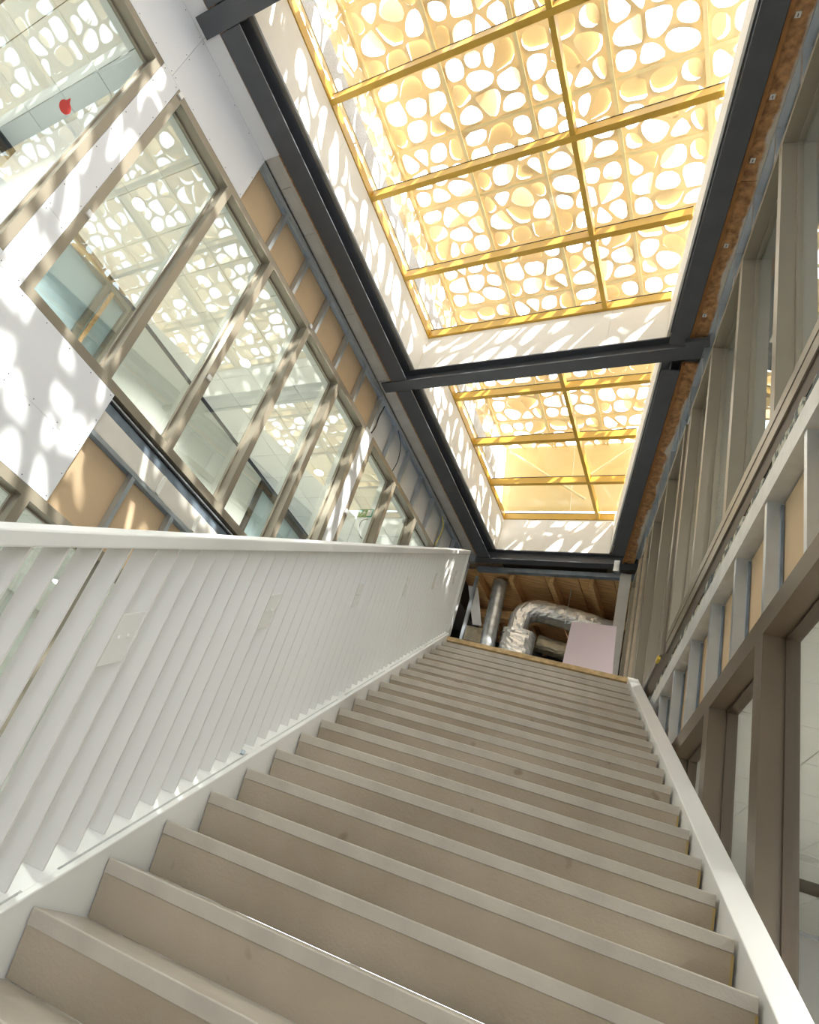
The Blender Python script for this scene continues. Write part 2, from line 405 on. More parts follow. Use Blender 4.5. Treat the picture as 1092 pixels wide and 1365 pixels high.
# suspended ceilings: tiles as parts, with fine joints
cl = empty('ceiling_left', LP(-5.7, 4, 5.9), kind='structure')
def tiles(parent, F, n0, n1, s0, s1, z, step, mat='roomceil', gap=0.008, th=0.02, sk=()):
    nn = int(round(abs(n1 - n0) / step)); ns = int(round((s1 - s0) / step))
    src = {}
    for i in range(nn):
        for j in range(ns):
            if (i, j) in sk: continue
            a = n0 + i * step; c = s0 + j * step
            x, y, _ = F(a + step / 2, c + step / 2, z)
            if 'm' not in src:
                src['m'] = box('ceiling_tile', mat, (a + gap / 2, c + gap / 2, z), (a + step - gap / 2, c + step - gap / 2, z + th), F, parent)
            else: copy_at(src['m'], (x, y, z), parent)
tiles(cl, FL, -6.91, -4.71, -1.8, 10.2, 5.90, 0.55)
rb('room_slab', 'dark', (-4.66, -4, 5.95), (-10, 12, 6.4), p=cl)
# lower room on the left
tiles(cl, FL, -7.4, -4.65, 0.6, 7.2, 2.02, 0.55)
rb('room_slab', 'concrete', (-4.66, -4, 2.1), (-10, 12, 2.9), p=cl)
rb('room_wall', 'room', (-7.5, -4, FLOOR), (-7.6, 12, 2.05))
# room floor above
rb('floor_slab', 'floor', (-4.66, -4, 2.92), (-10, 12, 3.04), p=cl)

# ------------------------------------------------------------------ right wall
wr = empty('wall_right', (XW + 0.1, 3, FLOOR), kind='structure')
def rw(name, mat, y0, y1, z0, z1, x0=XW, th=0.02, **k): return box(name, mat, (x0, y0, z0), (x0 + th, y1, z1), WP, wr, **k)
ys = [-0.54 + 0.565 * k for k in range(18)]
for y in ys:
    stud(FR, XW + 0.003, 1, y, RLH + 0.01, 2.70, wr, wdt=0.038, dep=0.076)
    rw('backing_board', 'tan', y + 0.002, y + 0.563, RLH + 0.005, 2.70, x0=XW + 0.080)
    stud(FR, XW + 0.003, 1, y + 0.1, RHEAD + 0.006, 6.50, wr, wdt=0.045, dep=0.062)
    rw('backing_board', 'greyboard', y + 0.102, y + 0.663, RHEAD + 0.005, 6.50, x0=XW + 0.066)
    rw('conduit', 'blue_steel', y - 0.012, y - 0.002, RLH + 0.01, 2.68, x0=XW + 0.062, th=0.014)
rw('slab_edge_track', 'track', -1.5, 8.6, 2.71, 2.86, x0=XW - 0.004, th=0.12)
foam = MB()
y = -1.4
while y < 8.5:
    l_ = random.uniform(0.10, 0.24); foam.box((XW + random.uniform(0.0, 0.02), y, 2.865), (XW + 0.1, y + l_, 2.93 + random.uniform(0, 0.03)))
    y += l_ * 0.98
foam.build('insulation_strip', 'foam', wr)
rw('sill_channel', 'taupe_dark', -1.5, 10.1, 2.97, 3.195, x0=XW + 0.015, th=0.11)
rw('sill_channel', 'taupe', -1.5, 6.22, 3.10, 3.196, x0=XW + 0.004, th=0.01)
track(FR, XW + 0.002, 1, -1.5, 10.1, 6.53, -1, wr, lip=0.035)
rw('plasterboard', 'taupe_dark', 6.225, 6.465, 3.0, RHEAD - 0.02, x0=XW + 0.02, th=0.08)
rw('end_panel', 'greyboard', 8.52, 10.1, FLOOR, 2.96, x0=XW + 0.01)
# rooms behind the right wall
cr = empty('ceiling_right', (2.5, 4, 2.1), kind='structure')
tiles(cr, FR, 1.02, 4.62, -0.6, 10.8, 2.10, 0.6, sk=((2, 15), ))
box('room_slab', 'dark', (1.0, -3, 2.16), (6, 12, 2.95), WP, cr)
box('room_slab', 'greyboard', (1.02, -3, 6.08), (6, 12, 6.5), WP, cr)
wbr = empty('wall_room', (4.1, 4, FLOOR), kind='structure')
box('room_wall', 'room', (4.63, -3, FLOOR), (4.7, 12, 2.15), WP, wbr)
box('room_wall', 'room', (4.1, -3, 2.96), (4.2, 12, 6.07), WP, wbr)
box('room_wall', 'board', (1.05, 10.2, 2.96), (4.09, 10.3, 6.07), WP, wbr)
box('room_wall', 'board', (1.05, 11.0, FLOOR), (4.62, 11.1, 2.09), WP, wbr)

# ------------------------------------------------------------------ roof deck, soffits, well linings
ce = empty('ceiling', (-1, 4, 6.55), kind='structure')
box('roof_slab', 'concrete', (-4.02, -4, 6.75), (-10, 12.5, 7.36), FL, ce)
box('roof_slab', 'concrete', (0.54, -4.5, 6.75), (6, 14, 7.355), WP, ce)
box('roof_slab', 'dark', (-4.01, 10.15, 6.755), (2.2, 12.5, 7.34), FL, ce)
ws = -3.97
for (a, b) in ((-4.0, -1.6), (-1.597, 0.2), (0.203, 1.10)):
    box('lining_board', 'board_warm', (ws - 0.02, a, 6.70), (ws, b, 7.36), FL, ce)
for (a, b) in ((1.28, 2.9), (2.903, 4.5), (4.503, 5.82), (5.98, 7.5), (7.503, 9.0), (9.003, 10.12)):
    box('lining_board', 'board_warm', (ws - 0.02, a, 6.70), (ws, b, 7.36), FL, ce)
def xr_at(s):                                # n where the right lining (x = 0.50) meets the line s
    return (0.50 - s * SA) / CA
def far_lining(s, cuts, z0=6.70, z1=7.36, sg=1):
    e = xr_at(s)
    c = [ws] + cuts + [e]
    for a, b in zip(c[:-1], c[1:]):
        box('lining_board', 'board_warm', (a + 0.0015, s, z0), (b - 0.0015, s + sg * 0.018, z1), FL, ce)
far_lining(5.82, [-2.9, -1.62])
far_lining(10.12, [-3.2])
far_lining(1.08, [-2.75, -1.5])
far_lining(5.98, [-2.9], sg=-1); far_lining(1.28, [-2.75], sg=-1)
for (a, b) in ((-3.5, -1.0), (-0.997, 1.5), (1.503, 4.0), (4.003, 5.88), (6.1, 8.2), (8.203, 10.3)):
    box('lining_board', 'board_warm', (0.50, a, 6.70), (0.52, b, 7.36), WP, ce)
# left soffit: pale panels with seams, orange chipboard strip by the beam
k = 0
s = -3.0
while s < 10.1:
    if s + 0.3 > 2.49: box('soffit_panel', 'softgrey', (NW + 0.0, s + 0.003, 6.55), (-4.345, min(s + 0.582, 10.2), 6.57), FL, ce)
    s += 0.585
for a, b in ((-3.4, -1.0), (-0.997, 1.26), (1.263, 2.49)):
    box('soffit_board', 'board', (NW + 0.0, a, 6.532), (-4.285, b, 6.545), FL, ce)
box('soffit_board', 'softgrey', (-4.342, 2.49, 6.547), (-4.30, 10.2, 6.575), FL, ce)
box('chipboard_strip', 'osb', (-4.298, -3, 6.54), (-4.20, 10.2, 6.575), FL, ce)
# right soffit: chipboard lengths with plaster smears on the outer edge
osb = M['osb'].copy(); osb.name = 'chipboard_with_plaster_smears'
n_ = osb.node_tree.nodes; l_ = osb.node_tree.links; b_ = n_['Principled BSDF']
src = b_.inputs['Base Color'].links[0].from_socket
gm = n_.new('ShaderNodeNewGeometry'); sx = n_.new('ShaderNodeSeparateXYZ'); l_.new(gm.outputs['Position'], sx.inputs[0])
nt = n_.new('ShaderNodeTexNoise'); nt.inputs['Scale'].default_value = 2.2; nt.inputs['Detail'].default_value = 6; l_.new(gm.outputs['Position'], nt.inputs['Vector'])
m1 = n_.new('ShaderNodeMath'); m1.operation = 'MULTIPLY_ADD'; m1.inputs[1].default_value = 0.22; l_.new(nt.outputs['Fac'], m1.inputs[0]); l_.new(sx.outputs['X'], m1.inputs[2])
mr = n_.new('ShaderNodeMapRange'); mr.inputs['From Min'].default_value = 0.945; mr.inputs['From Max'].default_value = 0.965; l_.new(m1.outputs[0], mr.inputs['Value'])
mx = n_.new('ShaderNodeMix'); mx.data_type = 'RGBA'; mx.inputs['B'].default_value = (0.66, 0.62, 0.55, 1)
l_.new(mr.outputs['Result'], mx.inputs['Factor']); l_.new(src, mx.inputs['A']); l_.new(mx.outputs['Result'], b_.inputs['Base Color'])
for (a, b) in ((-3, 1.4), (1.404, 3.98), (3.985, 5.86), (6.06, 8.1), (8.105, 10.3)):
    box('chipboard_strip', osb, (0.735, a, 6.55), (XW + 0.01, b, 6.575), WP, ce)
    box('timber_lath', 'lath', (0.705, a, 6.515), (0.733, b, 6.575), WP, ce)
clipm = empty('fixing_clip', (0.78, 3.3, 6.54)) if False else None

# ------------------------------------------------------------------ roof steel
def ibeam(name, F, across0, across1, t0, t1, along, label, h=0.20, fl=0.016, web=0.012, z=H):
    b = MB(); c = (across0 + across1) / 2
    def q(u0, u1, z0, z1):
        if along == 's': b.box((u0, t0, z0), (u1, t1, z1), F)
        else: b.box((t0, u0, z0), (t1, u1, z1), F)
    q(across0, across1, z, z + fl); q(c - web / 2, c + web / 2, z + fl, z + h - fl); q(across0, across1, z + h - fl, z + h)
    return b.build(name, 'steel', None, label=label, cat='beam', group='charcoal steel roof beams')
ibeam('steel_beam', FL, -4.255, -4.035, -3.5, 1.07, 's', 'charcoal steel beam stub at the top left corner, beyond the near cross beam')
ibeam('steel_beam', FL, -4.255, -4.035, 1.29, 5.76, 's', 'long charcoal steel beam down the left side of the larger skylight')
ibeam('steel_beam', FL, -4.255, -4.035, 5.96, 10.10, 's', 'charcoal steel beam down the left side of the smaller far skylight')
ibeam('steel_beam', FR, 0.525, 0.70, -3.5, 5.76, 's', 'long charcoal steel beam down the right side of the larger skylight')
ibeam('steel_beam', FR, 0.525, 0.70, 6.13, 10.05, 's', 'charcoal steel beam down the right side of the smaller far skylight')
ibeam('steel_beam', FL, 1.08, 1.28, -4.42, 0.1, 'n', 'charcoal steel cross beam cutting the top left corner of the picture')
ibeam('steel_beam', FL, 5.77, 5.95, -4.42, -0.60, 'n', 'charcoal steel cross beam between the two skylights')
ibeam('steel_beam', FL, 10.12, 10.28, -4.40, -1.62, 'n', 'charcoal steel cross beam over the duct opening, just under the far skylight')
b = MB(); b.box((-4.30, 10.30, 6.36), (-1.7, 10.31, 6.44), FL); b.box((-4.30, 10.311, 6.36), (-1.7, 10.39, 6.37), FL)
b.build('channel_beam', 'blue_steel', None, label='shiny channel directly above the duct opening, under the dark cross beam', cat='beam')
def plate(name, F, a, b, label, mat='steel'):
    o = box(name, mat, a, b, F); tag(o, label, 'bracket'); return o
plate('steel_bracket', FL, (-2.02, 10.0, 6.30), (-1.94, 10.1, 6.497), 'small grey steel plate hanging at the right end of the far cross beam', 'zinc')
plate('steel_bracket', FL, (-4.36, 10.02, 6.36), (-4.26, 10.1, 6.497), 'small grey bracket at the left end of the far cross beam', 'zinc')
plate('steel_bracket', FL, (-0.80, 5.66, 6.44), (-0.58, 5.755, 6.497), 'dark bracket where the middle cross beam meets the right wall')

# ------------------------------------------------------------------ skylights
def skylight(s0, s1, bars, nm, label):
    root = empty('skylight', LP(ws, (s0 + s1) / 2, 7.36), label, 'skylight')
    zb, zt, rw_ = 7.37, 7.49, 0.065
    n0 = ws - 0.05
    box('edge_rail', 'rafter', (n0, s0, zb), (n0 + 0.06, s1, zt), FL, root)
    for s in bars:
        box('rafter', 'rafter', (n0 + 0.061, s - rw_ / 2, zb), (xr_at(s) , s + rw_ / 2, zt), FL, root)
        box('gasket', 'gasket', (n0 + 0.061, s - rw_ / 2 - 0.004, zt + 0.001), (xr_at(s), s + rw_ / 2 + 0.004, zt + 0.010), FL, root)
    ed = [s0] + bars + [s1]
    for a, b in zip(ed[:-1], ed[1:]):
        if b - a < 0.15: continue
        a2, b2 = a + rw_ / 2 + 0.002, b - rw_ / 2 - 0.002
        box('mullion', 'rafter', (nm - 0.025, a2, zb), (nm + 0.025, b2, zt), FL, root)
        box('pane', 'skyglass', (n0 + 0.062, a2 - 0.02, zt + 0.012), (nm - 0.003, b2 + 0.02, zt + 0.020), FL, root)
        # right-hand pane ends on the skewed kerb
        MB().prism([(nm + 0.003, a2 - 0.02), (xr_at(a2), a2 - 0.02), (xr_at(b2), b2 + 0.02), (nm + 0.003, b2 + 0.02)], zt + 0.012, zt + 0.020,
                   lambda t, u, v: LP(u, v, t)).build('pane', 'skyglass', root)
    return root
skylight(-4.0, 1.18, [-3.4, -2.25, -1.1, 0.05, 1.14], -1.70, 'near skylight with mustard rafters beyond the top left corner, seen mirrored in the windows')
skylight(1.28, 5.84, [1.35, 2.50, 3.66, 4.81, 5.82], -1.70, 'larger skylight with mustard rafters over the stairs, nearest the camera')
skylight(5.98, 10.16, [6.0, 7.05, 8.09, 9.13, 10.14], -2.39, 'smaller skylight with mustard rafters beyond the middle cross beam')

# ------------------------------------------------------------------ pierced gold sunscreen
PS = 0.85
def clip(poly, a, b, c):                     # keep a*x + b*y <= c
    out = []
    for i in range(len(poly)):
        p, q = poly[i], poly[(i + 1) % len(poly)]
        dp = a * p[0] + b * p[1] - c; dq = a * q[0] + b * q[1] - c
        if dp <= 0: out.append(p)
        if (dp < 0 < dq) or (dq < 0 < dp):
            t = dp / (dp - dq); out.append((p[0] + t * (q[0] - p[0]), p[1] + t * (q[1] - p[1])))
    return out
def inset(poly, d):
    r = list(poly); n = len(poly)
    for i in range(n):
        p, q = poly[i], poly[(i + 1) % n]
        ex, ey = q[0] - p[0], q[1] - p[1]; L = math.hypot(ex, ey)
        if L < 1e-6: continue
        nx, ny = ey / L, -ex / L             # outward for CCW
        r = clip(r, nx, ny, nx * p[0] + ny * p[1] - d)
        if len(r) < 3: return []
    return r
def chaikin(p, k=2):
    for _ in range(k):
        o = []
        for i in range(len(p)):
            a, b = p[i], p[(i + 1) % len(p)]
            o += [(a[0] * .75 + b[0] * .25, a[1] * .75 + b[1] * .25), (a[0] * .25 + b[0] * .75, a[1] * .25 + b[1] * .75)]
        p = o
    return p
def ray_poly(poly, cx, cy, ang):
    dx, dy = math.cos(ang), math.sin(ang); best = None
    for i in range(len(poly)):
        p, q = poly[i], poly[(i + 1) % len(poly)]
        ex, ey = q[0] - p[0], q[1] - p[1]
        den = dx * ey - dy * ex
        if abs(den) < 1e-12: continue
        t = ((p[0] - cx) * ey - (p[1] - cy) * ex) / den
        u = ((p[0] - cx) * dy - (p[1] - cy) * dx) / den
        if t > 0 and -1e-6 <= u <= 1 + 1e-6 and (best is None or t < best): best = t
    return best
def make_panel_mesh(seed):
    rnd = random.Random(seed)
    pts = []
    base = []
    for r, cnt in enumerate((3, 3, 4)):
        for c in range(cnt):
            base.append(((c + 0.5 + (0.0 if r % 2 else 0.0)) / cnt * PS, (r + 0.5) / 3 * PS))
    for (x, y) in base:
        pts.append((min(max(x + rnd.uniform(-0.085, 0.085), 0.06), PS - 0.06), min(max(y + rnd.uniform(-0.085, 0.085), 0.05), PS - 0.05)))
    V, Fc = [], []
    e = 0.004
    for i, p in enumerate(pts):
        cell = [(e, e), (PS - e, e), (PS - e, PS - e), (e, PS - e)]
        for j, q in enumerate(pts):
            if i == j: continue
            ax, ay = q[0] - p[0], q[1] - p[1]
            cell = clip(cell, ax, ay, ax * (p[0] + q[0]) / 2 + ay * (p[1] + q[1]) / 2)
        hole = inset(cell, 0.019)
        # keep a margin on the panel rim
        hole = clip(clip(clip(clip(hole, -1, 0, -0.045), 1, 0, PS - 0.045), 0, -1, -0.045), 0, 1, PS - 0.045)
        if len(hole) < 3: continue
        hsharp = hole
        hole = chaikin(hole, 1) if rnd.random() < 0.55 else chaikin(hole, 2)
        cx = sum(q[0] for q in hole) / len(hole); cy = sum(q[1] for q in hole) / len(hole)
        angs = [2 * math.pi * k / 18 for k in range(18)] + [math.atan2(q[1] - cy, q[0] - cx) % (2 * math.pi) for q in cell]
        angs = sorted(set(round(a, 5) for a in angs))
        o = len(V); n = len(angs); t = 0.003
        ok = True; ring = []
        for a in angs:
            r1 = ray_poly(cell, cx, cy, a); r0 = ray_poly(hole, cx, cy, a)
            if r1 is None or r0 is None: ok = False; break
            ring.append((a, r0, r1))
        if not ok: continue
        for z in (0, t):
            for (a, r0, r1) in ring:
                V.append((cx + math.cos(a) * r0, cy + math.sin(a) * r0, z)); V.append((cx + math.cos(a) * r1, cy + math.sin(a) * r1, z))
        for k in range(n):
            k2 = (k + 1) % n
            Fc.append((o + 2 * k, o + 2 * k2, o + 2 * k2 + 1, o + 2 * k + 1))
            Fc.append((o + 2 * n + 2 * k, o + 2 * n + 2 * k + 1, o + 2 * n + 2 * k2 + 1, o + 2 * n + 2 * k2))
            Fc.append((o + 2 * k, o + 2 * n + 2 * k, o + 2 * n + 2 * k2, o + 2 * k2))
        # the cut flap, folded up about its straight hinge edge
        hi = max(range(len(hsharp)), key=lambda k: (hsharp[k][0] - hsharp[(k + 1) % len(hsharp)][0]) ** 2 + (hsharp[k][1] - hsharp[(k + 1) % len(hsharp)][1]) ** 2 + rnd.uniform(0, 0.012))
        p0, p1 = hsharp[hi], hsharp[(hi + 1) % len(hsharp)]
        ex, ey = p1[0] - p0[0], p1[1] - p0[1]; L = math.hypot(ex, ey)
        if L < 0.03: continue
        ex, ey = ex / L, ey / L; nx, ny = -ey, ex
        ang = math.radians(rnd.choice((16, 40, 60, 75, 85, 95, 105, 110)))
        fl = []
        for q in hole:
            u = (q[0] - p0[0]) * ex + (q[1] - p0[1]) * ey; v = max(0, (q[0] - p0[0]) * nx + (q[1] - p0[1]) * ny)
            fl.append((p0[0] + ex * u + nx * v * math.cos(ang), p0[1] + ey * u + ny * v * math.cos(ang), v * math.sin(ang) + t))
        o = len(V); V += fl + [(a, b_, c + 0.0025) for a, b_, c in fl]; m_ = len(fl)
        Fc.append(tuple(range(o + m_ - 1, o - 1, -1))); Fc.append(tuple(range(o + m_, o + 2 * m_)))
        for k in range(m_): Fc.append((o + k, o + (k + 1) % m_, o + m_ + (k + 1) % m_, o + m_ + k))
    me = bpy.data.meshes.new('pierced_panel')
    me.from_pydata([(v[0] - PS / 2, v[1] - PS / 2, v[2]) for v in V], [], Fc); me.materials.append(M['gold'])
    return me
PM = [make_panel_mesh(s) for s in (11, 23, 37, 58)]
ZS = 8.60
screen = empty('sunscreen', LP(-1.0, 3, 7.5), 'gold folded-metal sunscreen of pierced panels arching over the roof glass', 'sunscreen')
def panel(me, loc, rot):
    o = bpy.data.objects.new('pierced_panel', me); place(o, loc, screen); o.rotation_euler = rot; return o
N0, S0 = -4.05, 3.78 - PS * 9
NI, SI = 7, 15
for i in range(NI):
    for j in range(SI + 1):
        n, s = N0 + PS * (i + 0.5), S0 + PS * (j + 0.5)
        if s > 9.4: continue
        panel(PM[(i + j * 2 + (j // 3)) % 4], LP(n, s, ZS), (0, 0, -A + math.pi / 2 * ((i * 3 + j) % 2) * 2))
for j in range(SI):
    panel(PM[(j + 1) % 4], LP(N0 - 0.02, S0 + PS * (j + 0.5), ZS - PS / 2), (0, -math.pi / 2, -A))
for i in range(NI + 1):
    box('screen_bearer', 'goldbar', (N0 + PS * i - 0.02, S0, ZS - 0.035), (N0 + PS * i + 0.02, 9.52, ZS - 0.012), FL, screen)
for j in range(SI + 1):
    s = S0 + PS * j
    box('screen_purlin', 'goldbar', (N0 + 0.03, s - 0.018, ZS - 0.011), (N0 + PS * NI, s + 0.018, ZS - 0.002), FL, screen)
box('kerb_strip', 'mesh', (-4.10, S0, 7.80), (-4.06, 9.55, 8.08), FL, screen)
# solid gold end sheets with crossed braces
def endsheet(a, b):
    MB().add([LP(a, 9.60, 8.62), LP(b, 9.60, 8.62), LP(b, 10.08, 7.53), LP(a, 10.08, 7.53),
              LP(a, 9.61, 8.62), LP(b, 9.61, 8.62), LP(b, 10.09, 7.53), LP(a, 10.09, 7.53)],
             [(0, 1, 2, 3), (7, 6, 5, 4), (0, 4, 5, 1), (1, 5, 6, 2), (2, 6, 7, 3), (3, 7, 4, 0)]).build('end_sheet', 'gold_wall', screen)
for a, b in ((-4.05, -2.853), (-2.85, -1.653), (-1.65, -0.453), (-0.45, 1.9)): endsheet(a, b)
MB().tube([LP(-3.95, 9.55, 8.5), LP(-2.6, 9.92, 7.66)], 0.022, 8).build('brace', 'goldbar', screen)
MB().tube([LP(-1.9, 9.55, 8.5), LP(-2.7, 9.80, 7.95)], 0.022, 8).build('brace', 'goldbar', screen)

# ------------------------------------------------------------------ staircase
stair = empty('staircase', ((XL + XR) / 2, nose(-6)[0], FLOOR), 'wide beige concrete stair rising between white stringers to the landing', 'stairs')
def step_prof(yi, zi):
    return [(yi, zi - 0.001), (yi + T + 0.028, zi - 0.001), (yi + T + 0.028, zi - RISE + 0.001), (yi + 0.03, zi - RISE + 0.001), (yi + 0.008, zi - 0.046), (yi + 0.008, zi - 0.012)]
Fyz = lambda t, u, v: (t, u, v)
srcs = {}
for i in range(-5, 18):
    yi, zi = nose(i)
    if i == 17: break
    if 's' not in srcs:
        a = MB(); a.prism([(0.008 + yi, zi - 0.0465), (yi + 0.03, zi - RISE + 0.001), (yi + T + 0.028, zi - RISE + 0.001), (yi + T + 0.028, zi - 0.0468), (yi + 0.034, zi - 0.047), (yi + 0.034, zi - 0.0471)], XL + 0.001, XR - 0.001, Fyz)
        o = a.build('step', 'step', stair); srcs['s'] = o
        b = MB(); b.prism([(yi + 0.004, zi - 0.046), (yi + T + 0.028, zi - 0.046), (yi + T + 0.028, zi), (yi + 0.003, zi), (yi, zi - 0.004)], XL + 0.001, XR - 0.001, Fyz)
        nn_ = b.build('tread', 'nosing', o, bevel=0.0015); srcs['n'] = nn_
        e = MB(); e.prism([(yi + 0.0065, zi - 0.05), (yi + 0.0285, zi - RISE + 0.004), (yi + 0.034, zi - RISE + 0.004), (yi + 0.022, zi - 0.05)], XR - 0.007, XR + 0.001, Fyz)
        g = e.build('glue_bead', 'yellow', o); srcs['g'] = g
        srcs['i'] = i
        do = Vector(WORLD[o.name]); dn = Vector(WORLD[nn_.name]); dg = Vector(WORLD[g.name])
    else:
        dv = Vector((0, T * (i - srcs['i']), RISE * (i - srcs['i'])))
        o = copy_at(srcs['s'], do + dv, stair)
        copy_at(srcs['n'], dn + dv, o)
        if i < 6: copy_at(srcs['g'], dg + dv, o)
def stringer(x0, x1, h0, h1, name, mat='white', y0=0.95, y1=7.52, **k):
    pr = [(y0, nz(y0) + h0), (y1, nz(y1) + h0), (y1, nz(y1) + h1), (y0, nz(y0) + h1)]
    return MB().prism(pr, x0, x1, Fyz).build(name, mat, stair, **k)
stringer(XR + 0.012, XR + 0.115, -0.42, 0.018, 'stringer', bevel=0.004)
stringer(XL - 0.030, XL - 0.004, -0.42, 0.045, 'stringer', bevel=0.004)
stringer(XL - 0.20, XL - 0.034, -0.42, -0.09, 'stringer_box')
# landing with plywood edge
box('floor_landing', 'floor', (-4.8, nose(17)[0] + 0.045, LAND - 0.35), (0.84, 10.2, LAND - 0.002), WP, kind='structure') if False else \
    box('floor_landing', 'floor', (XL - 0.25, nose(17)[0] + 0.045, LAND - 0.35), (0.84, 10.2, LAND - 0.002), WP, kind='structure')
pe = box('plywood_edging', 'ply', (XL - 0.03, nose(17)[0] + 0.0, LAND - 0.03), (XR + 0.02, nose(17)[0] + 0.044, LAND + 0.02))
tag(pe, 'rough plywood edging board along the lip of the top landing', 'board')
pb = box('pale_batten', 'board', (0.34, 7.60, LAND + 0.0), (0.72, 7.68, LAND + 0.045))
tag(pb, 'short white batten lying on the landing at the foot of the pink board', 'batten')

# ------------------------------------------------------------------ balustrade
bal = empty('balustrade', (-1.25, 1.0, nz(1.0)), 'tall white balustrade of close-set vertical fins along the left of the stair', 'balustrade')
def sloped(x0, x1, h0, h1, y0, y1, name, mat, parent, **k):
    return MB().prism([(y0, nz(y0) + h0), (y1, nz(y1) + h0), (y1, nz(y1) + h1), (y0, nz(y0) + h1)], x0, x1, Fyz).build(name, mat, parent, **k)
BY0, BY1 = 0.9, 7.70
RL = ((0.9, 3.10), (3.103, 5.2), (5.203, BY1))
for a, b in RL:
    sloped(-1.325, -1.212, 0.008, 0.030, a, b, 'base_rail', 'white', bal)
    sloped(-1.325, -1.205, 1.165, 1.22, a, b, 'handrail', 'white', bal, bevel=0.006)
fm = None
y = 0.98
FIN = 0.1195
while y < BY1 - 0.02:
    if fm is None:
        zb = nz(y) + 0.031; zt = nz(y) + 1.164
        m_ = MB(); x0, x1, t = -1.314, -1.232, 0.007
        m_.add([(x0, y, zb), (x1, y, zb), (x1, y + t, zb + SL * t), (x0, y + t, zb + SL * t), (x0, y, zt), (x1, y, zt), (x1, y + t, zt + SL * t), (x0, y + t, zt + SL * t)],
               [(3, 2, 1, 0), (4, 5, 6, 7), (0, 1, 5, 4), (2, 3, 7, 6), (0, 4, 7, 3), (1, 2, 6, 5)])
        fm = m_.build('fin', 'fin', bal); fo = Vector(WORLD[fm.name]); fy = y
    else:
        copy_at(fm, fo + Vector((0, y - fy, SL * (y - fy))), bal)
    y += FIN
# mid-height stiffener plates with two bolts each
for py in (1.64, 2.70, 3.88, 5.0, 6.15, 7.2):
    k = round((py - 0.98) / FIN); ya = 0.98 + FIN * k + 0.0075; yb = 0.98 + FIN * (k + 1) - 0.0005
    zc = nz(ya) + 0.85
    p = MB().add([(-1.243, ya, zc - 0.12), (-1.243, yb, zc - 0.12 + SL * (yb - ya)), (-1.243, yb, zc + 0.06 + SL * (yb - ya)), (-1.243, ya, zc + 0.06),
                  (-1.237, ya, zc - 0.12), (-1.237, yb, zc - 0.12 + SL * (yb - ya)), (-1.237, yb, zc + 0.06 + SL * (yb - ya)), (-1.237, ya, zc + 0.06)],
                 [(0, 1, 2, 3), (7, 6, 5, 4), (0, 4, 5, 1), (1, 5, 6, 2), (2, 6, 7, 3), (3, 7, 4, 0)]).build('stiffener_plate', 'white', bal)
    for q in (0.35, 0.7):
        yy = ya + (yb - ya) * q; zz = zc + 0.005 + SL * (yy - ya)
        MB().tube([(-1.2368, yy, zz - 0.03), (-1.230, yy, zz - 0.03)], 0.007, 8).build('bolt', 'white', p)
for py in (1.9, 3.09, 4.2, 5.2, 6.4):
    sloped(-1.21, -1.19, 0.012, 0.036, py - 0.06, py + 0.06, 'splice_plate', 'white', bal)
MB().tube([(-1.225, 3.02, nz(3.02) + 0.031), (-1.225, 3.02, nz(3.02) + 0.05)], 0.012, 6).build('bolt', 'zinc', bal)
# end post plate at the top
box('end_plate', 'white', (-1.325, BY1 + 0.003, nz(BY1) - 0.06), (-1.205, BY1 + 0.012, nz(BY1) + 1.22), WP, bal)

# ------------------------------------------------------------------ far end: opening with ducts
wf = empty('wall_far', LP(-3, 10.4, LAND), kind='structure')
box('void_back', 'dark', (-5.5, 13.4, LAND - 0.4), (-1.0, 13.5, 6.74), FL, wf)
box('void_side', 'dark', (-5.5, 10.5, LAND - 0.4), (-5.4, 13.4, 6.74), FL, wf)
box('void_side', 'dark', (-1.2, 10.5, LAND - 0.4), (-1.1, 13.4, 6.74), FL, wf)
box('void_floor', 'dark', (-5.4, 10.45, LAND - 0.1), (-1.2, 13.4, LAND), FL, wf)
for n in (-4.33, -1.98, -1.78):
    stl = MB(); stl.box((n, 10.40, LAND), (n + 0.05, 10.405, 6.29), FL); stl.box((n, 10.405, LAND), (n + 0.004, 10.46, 6.29), FL); stl.box((n + 0.046, 10.405, LAND), (n + 0.05, 10.46, 6.29), FL)
    stl.build('metal_stud', 'zinc', wf)
box('end_board', 'softgrey', (0.70, 10.25, LAND), (0.855, 10.27, 6.32), WP, wf)
# timber joists and boards over the void
for a in (-5.4, -4.85, -4.3, -3.75, -3.2, -2.65, -2.1, -1.55):
    box('deck_board', 'timber', (a + 0.006, 10.5, 6.46), (a + 0.544, 13.4, 6.49), FL, wf)
for n in (-4.35, -3.72, -3.05, -2.42, -1.8):
    box('joist', 'timber', (n - 0.035, 10.5, 6.28), (n + 0.035, 13.4, 6.455), FL, wf)
box('cross_joist', 'timber', (-5.3, 11.6, 6.10), (-1.3, 11.75, 6.275), FL, wf)
# spiral duct
d = MB(); r = 0.125; pts = []; rr = []
for i in range(57):
    t = i / 56; pts.append((-1.13 + 0.05 * (1 - t), 11.4, 4.2 + 2.2 * t)); rr.append(r + (0.007 if i % 4 == 0 else 0))
d.tube(pts, rr, 20)
d.build('spiral_duct', 'spiral', None, smooth=True, label='upright round spiral-seam zinc duct standing left of the foil duct', cat='duct')
